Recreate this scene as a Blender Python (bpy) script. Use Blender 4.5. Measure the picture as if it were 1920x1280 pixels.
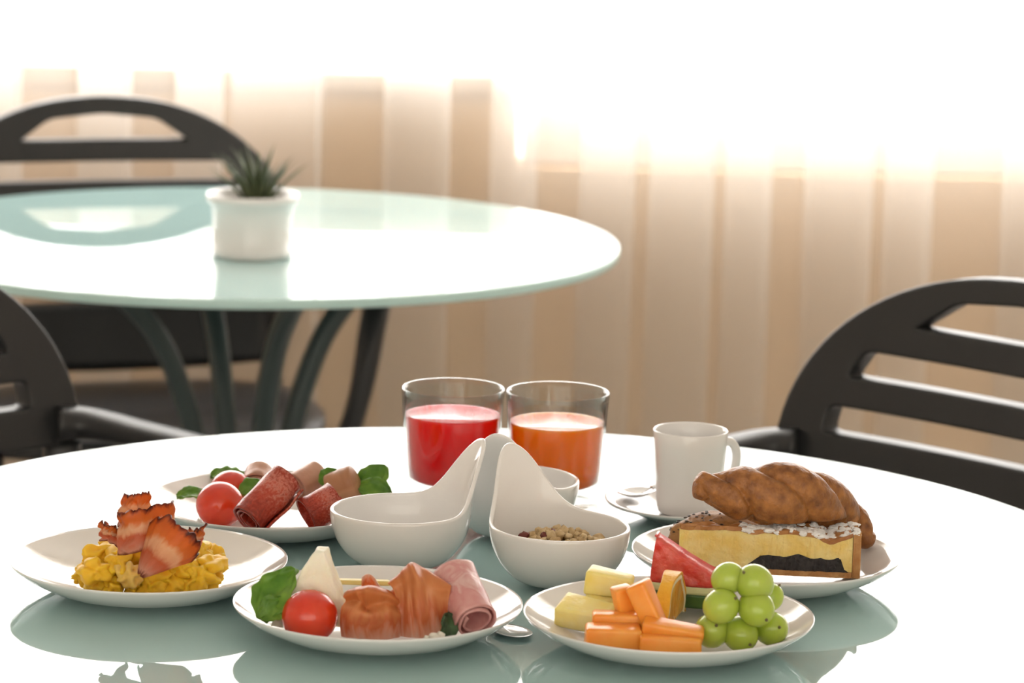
import bpy, bmesh, math, random
import numpy as np
from mathutils import Vector, Matrix, noise
random.seed(7)
for o in list(bpy.data.objects): bpy.data.objects.remove(o)
scene = bpy.context.scene
COL = scene.collection
PI = math.pi

# ------------------------------------------------------------------ camera
TZ = 0.74                                   # height of both table tops
FPX, PITCH, ROLL = 6063.1, 0.1789, 0.0246   # solved from table edges and plate rims
CAM = np.array([0.0, 0.0, TZ + 0.6011])
_cp, _sp = math.cos(PITCH), math.sin(PITCH)
_F = np.array([0, _cp, -_sp]); _U = np.array([0, _sp, _cp]); _R = np.array([1.0, 0, 0])
_c, _s = math.cos(ROLL), math.sin(ROLL)
_R2 = _c * _R + _s * _U; _U2 = -_s * _R + _c * _U
def _ray(x, y): return _F * FPX + _R2 * (x - 960) + _U2 * (640 - y)
def atz(x, y, z):
    d = _ray(x, y); return Vector(CAM + d * ((z - CAM[2]) / d[2]))
def aty(x, y, Y):
    d = _ray(x, y); return Vector(CAM + d * (Y / d[1]))
cam_data = bpy.data.cameras.new('camera'); cam = bpy.data.objects.new('camera', cam_data); COL.objects.link(cam)
cam_data.sensor_width = 36.0; cam_data.lens = FPX / 1920 * 36.0
m = Matrix.Identity(4)
for i in range(3):
    m[i][0] = _R2[i]; m[i][1] = _U2[i]; m[i][2] = -_F[i]; m[i][3] = CAM[i]
cam.matrix_world = m
cam_data.clip_start = 0.05; cam_data.clip_end = 300
cam_data.dof.use_dof = True; cam_data.dof.focus_distance = 2.36; cam_data.dof.aperture_fstop = 9.0
scene.camera = cam

# ------------------------------------------------------------------ world, light, exposure
scene.view_settings.view_transform = 'Standard'; scene.view_settings.look = 'None'
scene.view_settings.gamma = 1.0; scene.view_settings.use_curve_mapping = False
scene.view_settings.exposure = 0.15
SKY = 7.0
w = bpy.data.worlds.new('overcast_sky'); scene.world = w; w.use_nodes = True
bg = w.node_tree.nodes['Background']; bg.inputs['Color'].default_value = (1.0, 0.985, 0.965, 1); bg.inputs['Strength'].default_value = SKY
WIN = dict(x0=-2.2, x1=2.2, top=2.45, y=4.91)
FILL_OPENING = dict(x0=-2.5, x1=2.5, z0=0.1, z1=2.6, y=-2.2)  # added opening behind the camera, lets sky in as front fill
def portal(name, loc, rot, sx, sy):
    l = bpy.data.lights.new(name, 'AREA'); l.shape = 'RECTANGLE'; l.size = sx; l.size_y = sy
    l.cycles.is_portal = True
    o = bpy.data.objects.new(name, l); COL.objects.link(o); o.location = loc; o.rotation_euler = rot
portal('window_portal', (0, WIN['y'] + 0.2, 1.6), (-PI / 2, 0, 0), 4.4, 1.75)
portal('fill_opening_portal', (0, FILL_OPENING['y'] - 0.2, 1.35), (PI / 2, 0, 0), 5.0, 2.5)

# ------------------------------------------------------------------ materials
MATS = {}
def mat(name, color, rough=0.5, color2=None, scale=8.0, detail=4.0, bump=0.0, bscale=None, sub=0.0, subr=(0.01, 0.005, 0.003),
        spec=0.5, coat=0.0, metal=0.0, transl=0.0, ramp=(0.35, 0.65), coord='Object', sheen=0.0, ior=None):
    if name in MATS: return MATS[name]
    mt = bpy.data.materials.new(name); mt.use_nodes = True; nt = mt.node_tree; N = nt.nodes; L = nt.links
    p = N['Principled BSDF']; out = N['Material Output']
    p.inputs['Base Color'].default_value = (*color, 1); p.inputs['Roughness'].default_value = rough
    p.inputs['Specular IOR Level'].default_value = spec; p.inputs['Metallic'].default_value = metal
    p.inputs['Coat Weight'].default_value = coat; p.inputs['Coat Roughness'].default_value = 0.05
    if ior: p.inputs['IOR'].default_value = ior
    if sub:
        p.inputs['Subsurface Weight'].default_value = sub; p.inputs['Subsurface Radius'].default_value = subr; p.inputs['Subsurface Scale'].default_value = 1.0
    if color2 is not None or bump:
        tc = N.new('ShaderNodeTexCoord'); nz = N.new('ShaderNodeTexNoise'); nz.inputs['Scale'].default_value = scale; nz.inputs['Detail'].default_value = detail
        L.new(tc.outputs[coord], nz.inputs['Vector'])
        if color2 is not None:
            cr = N.new('ShaderNodeValToRGB'); cr.color_ramp.elements[0].position = ramp[0]; cr.color_ramp.elements[1].position = ramp[1]
            cr.color_ramp.elements[0].color = (*color, 1); cr.color_ramp.elements[1].color = (*color2, 1)
            L.new(nz.outputs['Fac'], cr.inputs['Fac']); L.new(cr.outputs['Color'], p.inputs['Base Color'])
            colout = cr.outputs['Color']
        if bump:
            nb = nz
            if bscale:
                nb = N.new('ShaderNodeTexNoise'); nb.inputs['Scale'].default_value = bscale; nb.inputs['Detail'].default_value = 5; L.new(tc.outputs[coord], nb.inputs['Vector'])
            b = N.new('ShaderNodeBump'); b.inputs['Strength'].default_value = bump; b.inputs['Distance'].default_value = 0.002
            L.new(nb.outputs['Fac'], b.inputs['Height']); L.new(b.outputs['Normal'], p.inputs['Normal'])
    if transl:
        t = N.new('ShaderNodeBsdfTranslucent'); t.inputs['Color'].default_value = (*color, 1)
        if color2 is not None: L.new(colout, t.inputs['Color'])
        mx = N.new('ShaderNodeMixShader'); mx.inputs['Fac'].default_value = transl
        L.new(p.outputs['BSDF'], mx.inputs[1]); L.new(t.outputs['BSDF'], mx.inputs[2]); L.new(mx.outputs['Shader'], out.inputs['Surface'])
    MATS[name] = mt
    return mt

def streak_mat(name, stops, nscale, distort, rough=0.35, transl=0.35, bump=0.3, noise_amt=0.25, stretch=(6, 1, 1)):
    """colour bands across the sheet (UV v) warped by noise: cured meat with fat streaks and browned rims"""
    mt = bpy.data.materials.new(name); mt.use_nodes = True; nt = mt.node_tree; N = nt.nodes; L = nt.links
    p = N['Principled BSDF']; out = N['Material Output']; p.inputs['Roughness'].default_value = rough
    uv = N.new('ShaderNodeUVMap'); uv.uv_map = 'UVMap'
    mp = N.new('ShaderNodeMapping'); mp.inputs['Scale'].default_value = stretch; L.new(uv.outputs['UV'], mp.inputs['Vector'])
    nz = N.new('ShaderNodeTexNoise'); nz.inputs['Scale'].default_value = nscale; nz.inputs['Detail'].default_value = 5; nz.inputs['Distortion'].default_value = distort
    L.new(mp.outputs['Vector'], nz.inputs['Vector'])
    sp = N.new('ShaderNodeSeparateXYZ'); L.new(uv.outputs['UV'], sp.inputs['Vector'])
    s1 = N.new('ShaderNodeMath'); s1.operation = 'SUBTRACT'; L.new(nz.outputs['Fac'], s1.inputs[0]); s1.inputs[1].default_value = 0.5
    s2 = N.new('ShaderNodeMath'); s2.operation = 'MULTIPLY_ADD'; L.new(s1.outputs[0], s2.inputs[0]); s2.inputs[1].default_value = noise_amt; L.new(sp.outputs['Y'], s2.inputs[2])
    cr = N.new('ShaderNodeValToRGB'); e = cr.color_ramp.elements
    while len(e) < len(stops): e.new(0.5)
    for k, (pos, c) in enumerate(stops): e[k].position = pos; e[k].color = (*c, 1)
    L.new(s2.outputs[0], cr.inputs['Fac']); L.new(cr.outputs['Color'], p.inputs['Base Color'])
    b = N.new('ShaderNodeBump'); b.inputs['Strength'].default_value = bump; b.inputs['Distance'].default_value = 0.002
    L.new(nz.outputs['Fac'], b.inputs['Height']); L.new(b.outputs['Normal'], p.inputs['Normal'])
    t = N.new('ShaderNodeBsdfTranslucent'); L.new(cr.outputs['Color'], t.inputs['Color'])
    mx = N.new('ShaderNodeMixShader'); mx.inputs['Fac'].default_value = transl
    L.new(p.outputs['BSDF'], mx.inputs[1]); L.new(t.outputs['BSDF'], mx.inputs[2]); L.new(mx.outputs['Shader'], out.inputs['Surface'])
    MATS[name] = mt
    return mt

def thin_glass(name, tint=(1, 1, 1), extra=0.0):
    mt = bpy.data.materials.new(name); mt.use_nodes = True; nt = mt.node_tree; N = nt.nodes; L = nt.links
    N.remove(N['Principled BSDF']); out = N['Material Output']
    tr = N.new('ShaderNodeBsdfTransparent'); tr.inputs['Color'].default_value = (*tint, 1)
    gl = N.new('ShaderNodeBsdfGlossy'); gl.inputs['Roughness'].default_value = 0.02
    lw = N.new('ShaderNodeLayerWeight'); lw.inputs['Blend'].default_value = 0.5
    pw = N.new('ShaderNodeMath'); pw.operation = 'POWER'; L.new(lw.outputs['Facing'], pw.inputs[0]); pw.inputs[1].default_value = 4.0
    fr = N.new('ShaderNodeMath'); fr.operation = 'MULTIPLY_ADD'; L.new(pw.outputs[0], fr.inputs[0]); fr.inputs[1].default_value = 0.9; fr.inputs[2].default_value = 0.04
    mx = N.new('ShaderNodeMixShader'); L.new(fr.outputs[0], mx.inputs['Fac']); L.new(tr.outputs['BSDF'], mx.inputs[1]); L.new(gl.outputs['BSDF'], mx.inputs[2])
    L.new(mx.outputs['Shader'], out.inputs['Surface']); MATS[name] = mt
    return mt

M_porc = mat('white_porcelain', (0.86, 0.84, 0.82), 0.08, spec=0.5, coat=0.3)
M_black = mat('black_plastic', (0.018, 0.018, 0.019), 0.38, bump=0.05, scale=400)
M_glass = thin_glass('clear_glass', (0.97, 0.98, 0.98))
M_steel = mat('polished_steel', (0.75, 0.75, 0.76), 0.12, metal=1.0)
M_green_metal = mat('dark_green_metal', (0.035, 0.055, 0.055), 0.35)

# ------------------------------------------------------------------ object helpers
def link(name, me, material=None, parent=None, smooth=True):
    me.name = name
    o = bpy.data.objects.new(name, me); COL.objects.link(o)
    if material is not None and len(me.materials) == 0: me.materials.append(material)
    if smooth: me.polygons.foreach_set('use_smooth', [True] * len(me.polygons))
    if parent is not None: o.parent = parent
    return o
def pmesh(name, V, F, material, parent=None, smooth=True, uvs=None):
    me = bpy.data.meshes.new(name); me.from_pydata([tuple(v) for v in V], [], F)
    if uvs is not None:
        ul = me.uv_layers.new(name='UVMap')
        for l in me.loops: ul.data[l.index].uv = uvs[l.vertex_index]
    me.update()
    return link(name, me, material, parent, smooth)
def bmobj(name, bm, material, parent=None, smooth=True):
    me = bpy.data.meshes.new(name); bmesh.ops.recalc_face_normals(bm, faces=bm.faces); bm.to_mesh(me); bm.free()
    return link(name, me, material, parent, smooth)
def thing(name, label, cat, loc=(0, 0, 0), rotz=0.0, group=None):
    o = bpy.data.objects.new(name, None); COL.objects.link(o); o.location = loc; o.rotation_euler = (0, 0, rotz); o.empty_display_size = 0.05
    return tag(o, label, cat, group)
def tag(o, label, cat, group=None, kind=None):
    o['label'] = label; o['category'] = cat
    if group: o['group'] = group
    if kind: o['kind'] = kind
    return o
def struct(o): o['kind'] = 'structure'; return o
def mod_sub(o, n=2):
    s = o.modifiers.new('sub', 'SUBSURF'); s.levels = n; s.render_levels = n
def mod_solid(o, t, off=0.0):
    s = o.modifiers.new('solid', 'SOLIDIFY'); s.thickness = t; s.offset = off
def mod_bevel(o, wdt, seg=2):
    b = o.modifiers.new('bevel', 'BEVEL'); b.width = wdt; b.segments = seg; b.limit_method = 'ANGLE'; b.angle_limit = 0.6
def box(name, c, s, material, parent=None, bev=0.0, smooth=False):
    bm = bmesh.new(); bmesh.ops.create_cube(bm, size=1)
    bmesh.ops.scale(bm, vec=s, verts=bm.verts); bmesh.ops.translate(bm, vec=c, verts=bm.verts)
    if bev: bmesh.ops.bevel(bm, geom=bm.edges[:], offset=bev, segments=2, affect='EDGES', profile=0.5)
    return bmobj(name, bm, material, parent, smooth)
def lathe(name, prof, material, parent=None, seg=64, center=(0, 0, 0), close=False):
    V, F = [], []
    n = len(prof)
    for k in range(seg):
        a = 2 * PI * k / seg
        for (r, z) in prof: V.append((center[0] + r * math.cos(a), center[1] + r * math.sin(a), center[2] + z))
    m_ = n if close else n - 1
    for k in range(seg):
        k2 = (k + 1) % seg
        for i in range(m_):
            j = (i + 1) % n
            F.append((k * n + i, k2 * n + i, k2 * n + j, k * n + j))
    bm = bmesh.new(); vs = [bm.verts.new(v) for v in V]
    for f in F:
        try: bm.faces.new([vs[i] for i in f])
        except ValueError: pass
    bmesh.ops.remove_doubles(bm, verts=bm.verts, dist=1e-6)
    return bmobj(name, bm, material, parent)
def catmull(P, n=8, closed=False):
    P = [Vector(p) for p in P]; out = []
    m_ = len(P) if closed else len(P) - 1
    for i in range(m_):
        if closed: p0, p1, p2, p3 = P[i - 1], P[i], P[(i + 1) % len(P)], P[(i + 2) % len(P)]
        else: p0 = P[max(i - 1, 0)]; p1 = P[i]; p2 = P[i + 1]; p3 = P[min(i + 2, len(P) - 1)]
        for k in range(n):
            t = k / n
            out.append(0.5 * ((2 * p1) + (p2 - p0) * t + (2 * p0 - 5 * p1 + 4 * p2 - p3) * t * t + (3 * p1 - p0 - 3 * p2 + p3) * t ** 3))
    if not closed: out.append(P[-1])
    return out
def sweep(name, pts, rad, material, parent=None, seg=12, up=(0, 0, 1), closed=False):
    """tube with superellipse section; rad = (a, b) or list of them along the path, a is sideways, b along up"""
    n = len(pts); V, F = [], []
    for i, p in enumerate(pts):
        t = (pts[(i + 1) % n] - pts[i - 1]) if closed else (pts[min(i + 1, n - 1)] - pts[max(i - 1, 0)])
        t.normalize(); u = Vector(up); sd = t.cross(u)
        if sd.length < 1e-4: sd = t.cross(Vector((0, 1, 0)))
        sd.normalize(); uu = sd.cross(t).normalized()
        a, b = rad[i] if isinstance(rad, list) else rad
        for k in range(seg):
            an = 2 * PI * k / seg; ca, sa = math.cos(an), math.sin(an)
            ca = math.copysign(abs(ca) ** 0.75, ca); sa = math.copysign(abs(sa) ** 0.75, sa)
            V.append(p + sd * (a * ca) + uu * (b * sa))
    for i in range(n if closed else n - 1):
        i2 = (i + 1) % n
        for k in range(seg): F.append((i * seg + k, i * seg + (k + 1) % seg, i2 * seg + (k + 1) % seg, i2 * seg + k))
    if not closed: F.append(tuple(range(seg))[::-1]); F.append(tuple((n - 1) * seg + k for k in range(seg)))
    return pmesh(name, V, F, material, parent)
def lump(rad, seed, amp=0.25, freq=1.6, sub=3, fine=0.0, ffreq=6.0):
    """noisy ellipsoid as a bmesh around the origin"""
    bm = bmesh.new(); bmesh.ops.create_icosphere(bm, subdivisions=sub, radius=1)
    off = Vector((seed * 3.1, seed * 1.7, seed * 0.9))
    for v in bm.verts:
        d = v.co.normalized()
        k = 1 + amp * noise.noise(d * freq + off) * 2 + fine * noise.noise(d * ffreq + off) * 2
        v.co = Vector((d.x * rad[0] * k, d.y * rad[1] * k, d.z * rad[2] * k))
    return bm
def grid_sheet(name, fn, nu, nv, material, parent=None, thick=0.0, sub=0):
    V, F, UV = [], [], []
    for i in range(nu + 1):
        for j in range(nv + 1):
            u, v = i / nu, j / nv; V.append(Vector(fn(u, v))); UV.append((u, v))
    for i in range(nu):
        for j in range(nv):
            a = i * (nv + 1) + j; F.append((a, a + 1, a + nv + 2, a + nv + 1))
    o = pmesh(name, V, F, material, parent, uvs=UV)
    if thick: mod_solid(o, thick)
    if sub: mod_sub(o, sub)
    return o
def frame(axis, hint=(0, 0, 1)):
    t = Vector(axis).normalized(); s = t.cross(Vector(hint))
    if s.length < 1e-4: s = t.cross(Vector((0, 1, 0)))
    s.normalize(); return t, s, s.cross(t).normalized()
def rigid(o, loc, rot=(0, 0, 0)): o.location = loc; o.rotation_euler = rot; return o
def nz(p, s=1.0, o=0.0): return noise.noise(Vector(p) * s + Vector((o, o * 1.3, -o)))

# ------------------------------------------------------------------ room
M_floor = mat('grey_tile', (0.42, 0.40, 0.38), 0.25, (0.47, 0.45, 0.43), 3.0)
M_wall = mat('cream_plaster', (0.78, 0.72, 0.64), 0.8, bump=0.1, scale=60)
M_tan = mat('tan_plaster', (0.76, 0.54, 0.34), 0.7, (0.80, 0.59, 0.39), 2.5)
M_ceil = mat('white_ceiling', (0.85, 0.83, 0.80), 0.9)
M_frame = mat('white_window_frame', (0.82, 0.79, 0.75), 0.4)
M_sill = mat('oak_sill', (0.40, 0.27, 0.15), 0.45, (0.48, 0.33, 0.19), 14)
M_pave = mat('pale_paving', (0.62, 0.60, 0.57), 0.9, (0.68, 0.66, 0.63), 1.5)
struct(box('floor', (0, 1.4, -0.05), (5.6, 7.4, 0.1), M_floor))
struct(box('ceiling', (0, 1.4, 2.75), (5.6, 7.4, 0.1), M_ceil))
struct(box('wall_left', (-2.75, 1.4, 1.35), (0.1, 7.4, 2.7), M_wall))
struct(box('wall_right', (2.75, 1.4, 1.35), (0.1, 7.4, 2.7), M_wall))
bw = bpy.data.objects.new('wall_rear', None); COL.objects.link(bw); struct(bw)
b = FILL_OPENING
box('wall_panel', (0, b['y'], b['z0'] / 2), (5.4, 0.1, b['z0']), M_wall, bw)
box('wall_panel', (0, b['y'], (b['z1'] + 2.7) / 2), (5.4, 0.1, 2.7 - b['z1']), M_wall, bw)
for sx in (-1, 1): box('wall_panel', (sx * (2.7 + b['x1']) / 2, b['y'], (b['z0'] + b['z1']) / 2), (2.7 - b['x1'], 0.1, b['z1'] - b['z0']), M_wall, bw)
# window wall: a low tan wall, higher on the left part, with its sill; white frame rail on the right part
wf = bpy.data.objects.new('wall_front', None); COL.objects.link(wf); struct(wf)
Y0 = WIN['y']
box('low_wall', (-1.36, Y0 + 0.08, 0.415), (2.72, 0.16, 0.83), M_tan, wf)
box('sill_board', (-1.36, Y0 + 0.078, 0.8465), (2.72, 0.18, 0.033), M_sill, wf, bev=0.003)
box('low_wall', (1.36, Y0 + 0.08, 0.361), (2.72, 0.16, 0.722), M_tan, wf)
for sx in (-1, 1): box('wall_panel', (sx * 2.46, Y0 + 0.08, 1.66), (0.48, 0.16, 1.6), M_wall, wf)
box('wall_panel', (0, Y0 + 0.08, 2.575), (5.4, 0.16, 0.25), M_wall, wf)
wn = bpy.data.objects.new('window_1', None); COL.objects.link(wn); struct(wn)
box('frame_rail', (1.11, Y0 + 0.08, 0.765), (2.2, 0.07, 0.084), M_frame, wn, bev=0.004)
box('frame_post', (2.17, Y0 + 0.08, 1.63), (0.06, 0.07, 1.64), M_frame, wn)
box('frame_post', (-2.17, Y0 + 0.08, 1.66), (0.06, 0.07, 1.58), M_frame, wn)
struct(box('ground', (0, 35, -0.15), (120, 59.6, 0.1), M_pave))

# ------------------------------------------------------------------ curtain
def curtain_mat():
    mt = bpy.data.materials.new('sheer_voile'); mt.use_nodes = True; nt = mt.node_tree; N = nt.nodes; L = nt.links
    N.remove(N['Principled BSDF']); out = N['Material Output']
    tr = N.new('ShaderNodeBsdfTransparent'); tl = N.new('ShaderNodeBsdfTranslucent'); df = N.new('ShaderNodeBsdfDiffuse')
    tl.inputs['Color'].default_value = (0.92, 0.88, 0.83, 1); df.inputs['Color'].default_value = (0.92, 0.88, 0.83, 1)
    m1 = N.new('ShaderNodeMixShader'); m1.inputs['Fac'].default_value = 0.4; L.new(tl.outputs[0], m1.inputs[1]); L.new(df.outputs[0], m1.inputs[2])
    m2 = N.new('ShaderNodeMixShader'); m2.inputs['Fac'].default_value = 0.33; L.new(tr.outputs[0], m2.inputs[1]); L.new(m1.outputs[0], m2.inputs[2])
    L.new(m2.outputs[0], out.inputs['Surface']); MATS['sheer_voile'] = mt
    return mt
M_curt = curtain_mat()
CY = 4.80
def cx(px): return aty(px, 260, CY).x
def curtain(name, strips, start, end, label, ybase=CY):
    """strips: flat single-layer stretches (world x); between them the cloth folds back on itself"""
    pts = [Vector((start, ybase, 0))]
    cur = start
    rnd = random.Random(int(abs(start) * 1000))
    for (a, b_) in strips + [(end, end)]:
        wdt = a - cur
        if wdt > 0.004:
            nf = max(1, round(wdt / 0.075))
            for k in range(nf):
                p0 = cur + wdt * k / nf; p1 = cur + wdt * (k + 1) / nf; d = p1 - p0
                yo = rnd.uniform(-0.008, 0.008)
                pts += [Vector((p0 + d * 0.12, ybase - 0.012, 0)), Vector((p0 + d * rnd.uniform(0.86, 0.98), ybase - 0.035 + yo, 0)), Vector((p0 + d * 0.9, ybase - 0.006 + yo, 0)),
                        Vector((p0 + d * rnd.uniform(0.04, 0.18), ybase + 0.012 + yo, 0)), Vector((p0 + d * 0.15, ybase + 0.034, 0)), Vector((p0 + d * 0.92, ybase + 0.022, 0))]
        pts.append(Vector((a, ybase, 0)))
        if b_ > a:
            n = max(1, int((b_ - a) / 0.03))
            for k in range(1, n + 1): pts.append(Vector((a + (b_ - a) * k / n, ybase + 0.004 * math.sin(PI * k / n), 0)))
        cur = b_
    path = catmull(pts, 4); V, F = [], []
    zs = [0.015, 0.3, 0.6, 0.85, 1.1, 1.5, 2.0, 2.5]; nzs = len(zs)
    for i, p in enumerate(path):
        for z in zs:
            V.append((p.x + 0.006 * nz((p.x * 2, z * 0.8, 0), 1, 3), p.y + 0.008 * nz((p.x * 3, z, 1), 1, 5), z))
    for i in range(len(path) - 1):
        for j in range(nzs - 1): F.append((i * nzs + j, (i + 1) * nzs + j, (i + 1) * nzs + j + 1, i * nzs + j + 1))
    return tag(pmesh(name, V, F, M_curt), label, 'curtain', 'sheer window curtains')
def periodic(x0, x1):
    out = []; x = x0
    rnd = random.Random(5)
    while x < x1 - 0.2:
        a = x + rnd.uniform(0.08, 0.13); b_ = a + rnd.uniform(0.03, 0.09)
        if b_ < x1 - 0.05: out.append((a, b_))
        x = b_
    return out
sA = [(cx(a), cx(b_)) for a, b_ in ((40, 135), (245, 320), (415, 590))]
sB = [(cx(a), cx(b_)) for a, b_ in ((600, 715), (840, 915), (1005, 1090), (1195, 1222), (1340, 1368), (1450, 1522), (1648, 1672), (1757, 1900))]
curtain('sheer_curtain', periodic(-2.3, cx(-20)) + sA, -2.3, cx(597), 'sheer off-white curtain panel behind the arched black chair and potted succulent')
curtain('sheer_curtain', [(cx(430), cx(598))] + sB + periodic(cx(1930), 2.3), cx(425), 2.3, 'sheer off-white curtain panel with long folds behind the juice glasses', CY + 0.05)
tag(sweep('curtain_rod', [Vector((-2.35, CY + 0.02, 2.515)), Vector((2.35, CY + 0.02, 2.515))], (0.014, 0.014), M_frame), 'white rod carrying the sheer curtains above the window', 'curtain rod')
M_rear = mat('cream_fill_cloth', (0.41, 0.38, 0.335), 0.9, transl=0.85)  # added translucent cloth, spreads the fill light from behind the camera
def rear(u, v): return (-2.6 + 5.2 * u, FILL_OPENING['y'] + 0.14 + 0.03 * math.sin(u * 150), 0.02 + 2.62 * v)
tag(grid_sheet('fill_cloth', rear, 260, 4, M_rear), 'added cream cloth diffusing fill light from the opening opposite the sheer curtains', 'curtain')

# ------------------------------------------------------------------ glass tables
M_top = mat('mint_glass_top', (0.44, 0.635, 0.625), 0.015, spec=0.5, ior=1.52)
M_edge = mat('aqua_glass_edge', (0.70, 0.98, 0.95), 0.2, transl=0.15)  # aqua lightened in the colour for the glow of light through the glass
def table(name, x, y, label, rot, TR):
    t = thing(name, label, 'table', (x, y, 0), rot)
    bm = bmesh.new(); seg = 160
    rings = [(TR - 0.0015, 0.0), (TR, -0.0015), (TR, -0.0105), (TR - 0.0015, -0.012)]
    rv = [[bm.verts.new((r * math.cos(2 * PI * k / seg), r * math.sin(2 * PI * k / seg), TZ + z)) for k in range(seg)] for r, z in rings]
    f = bm.faces.new(rv[0]); f.material_index = 0
    f = bm.faces.new(rv[3][::-1]); f.material_index = 0
    for a in range(3):
        for k in range(seg):
            f = bm.faces.new((rv[a][k], rv[a + 1][k], rv[a + 1][(k + 1) % seg], rv[a][(k + 1) % seg])); f.material_index = 1
    me = bpy.data.meshes.new('glass_top'); bmesh.ops.recalc_face_normals(bm, faces=bm.faces); bm.to_mesh(me); bm.free()
    me.materials.append(M_top); me.materials.append(M_edge)
    o = link('glass_top', me, None, t); 
    for p in me.polygons: p.use_smooth = len(p.vertices) == 4
    prof = [(0.235, 0.722), (0.17, 0.68), (0.115, 0.62), (0.08, 0.54), (0.058, 0.45), (0.05, 0.36), (0.06, 0.26), (0.11, 0.13), (0.20, 0.05), (0.30, 0.018)]
    for k in range(4):
        a = math.radians(25 + 90 * k)
        pts = catmull([Vector((r * math.cos(a), r * math.sin(a), z)) for r, z in prof], 5)
        lg = sweep('leg', pts, (0.0135, 0.0135), M_green_metal, t)
        lathe('mounting_pad', [(0.0, 0.728), (0.024, 0.728), (0.024, 0.716), (0.0, 0.716)], M_green_metal, lg, 20, (0.235 * math.cos(a), 0.235 * math.sin(a), 0))
        lathe('foot', [(0.0, 0.0), (0.022, 0.0), (0.02, 0.012), (0.0, 0.016)], M_black, lg, 20, (0.30 * math.cos(a), 0.30 * math.sin(a), 0))
    ring = [Vector((0.062 * math.cos(2 * PI * k / 32), 0.062 * math.sin(2 * PI * k / 32), 0.36)) for k in range(32)]
    sweep('waist_ring', ring, (0.007, 0.007), M_green_metal, t, 8, closed=True)
    return t
table('glass_table', -0.024, 2.377, 'round mint glass table set with the breakfast dishes', 0.0, 0.503)
table('glass_table', -0.3382, 4.0159, 'round mint glass table carrying only the potted succulent', 0.0, 0.4707)

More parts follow.
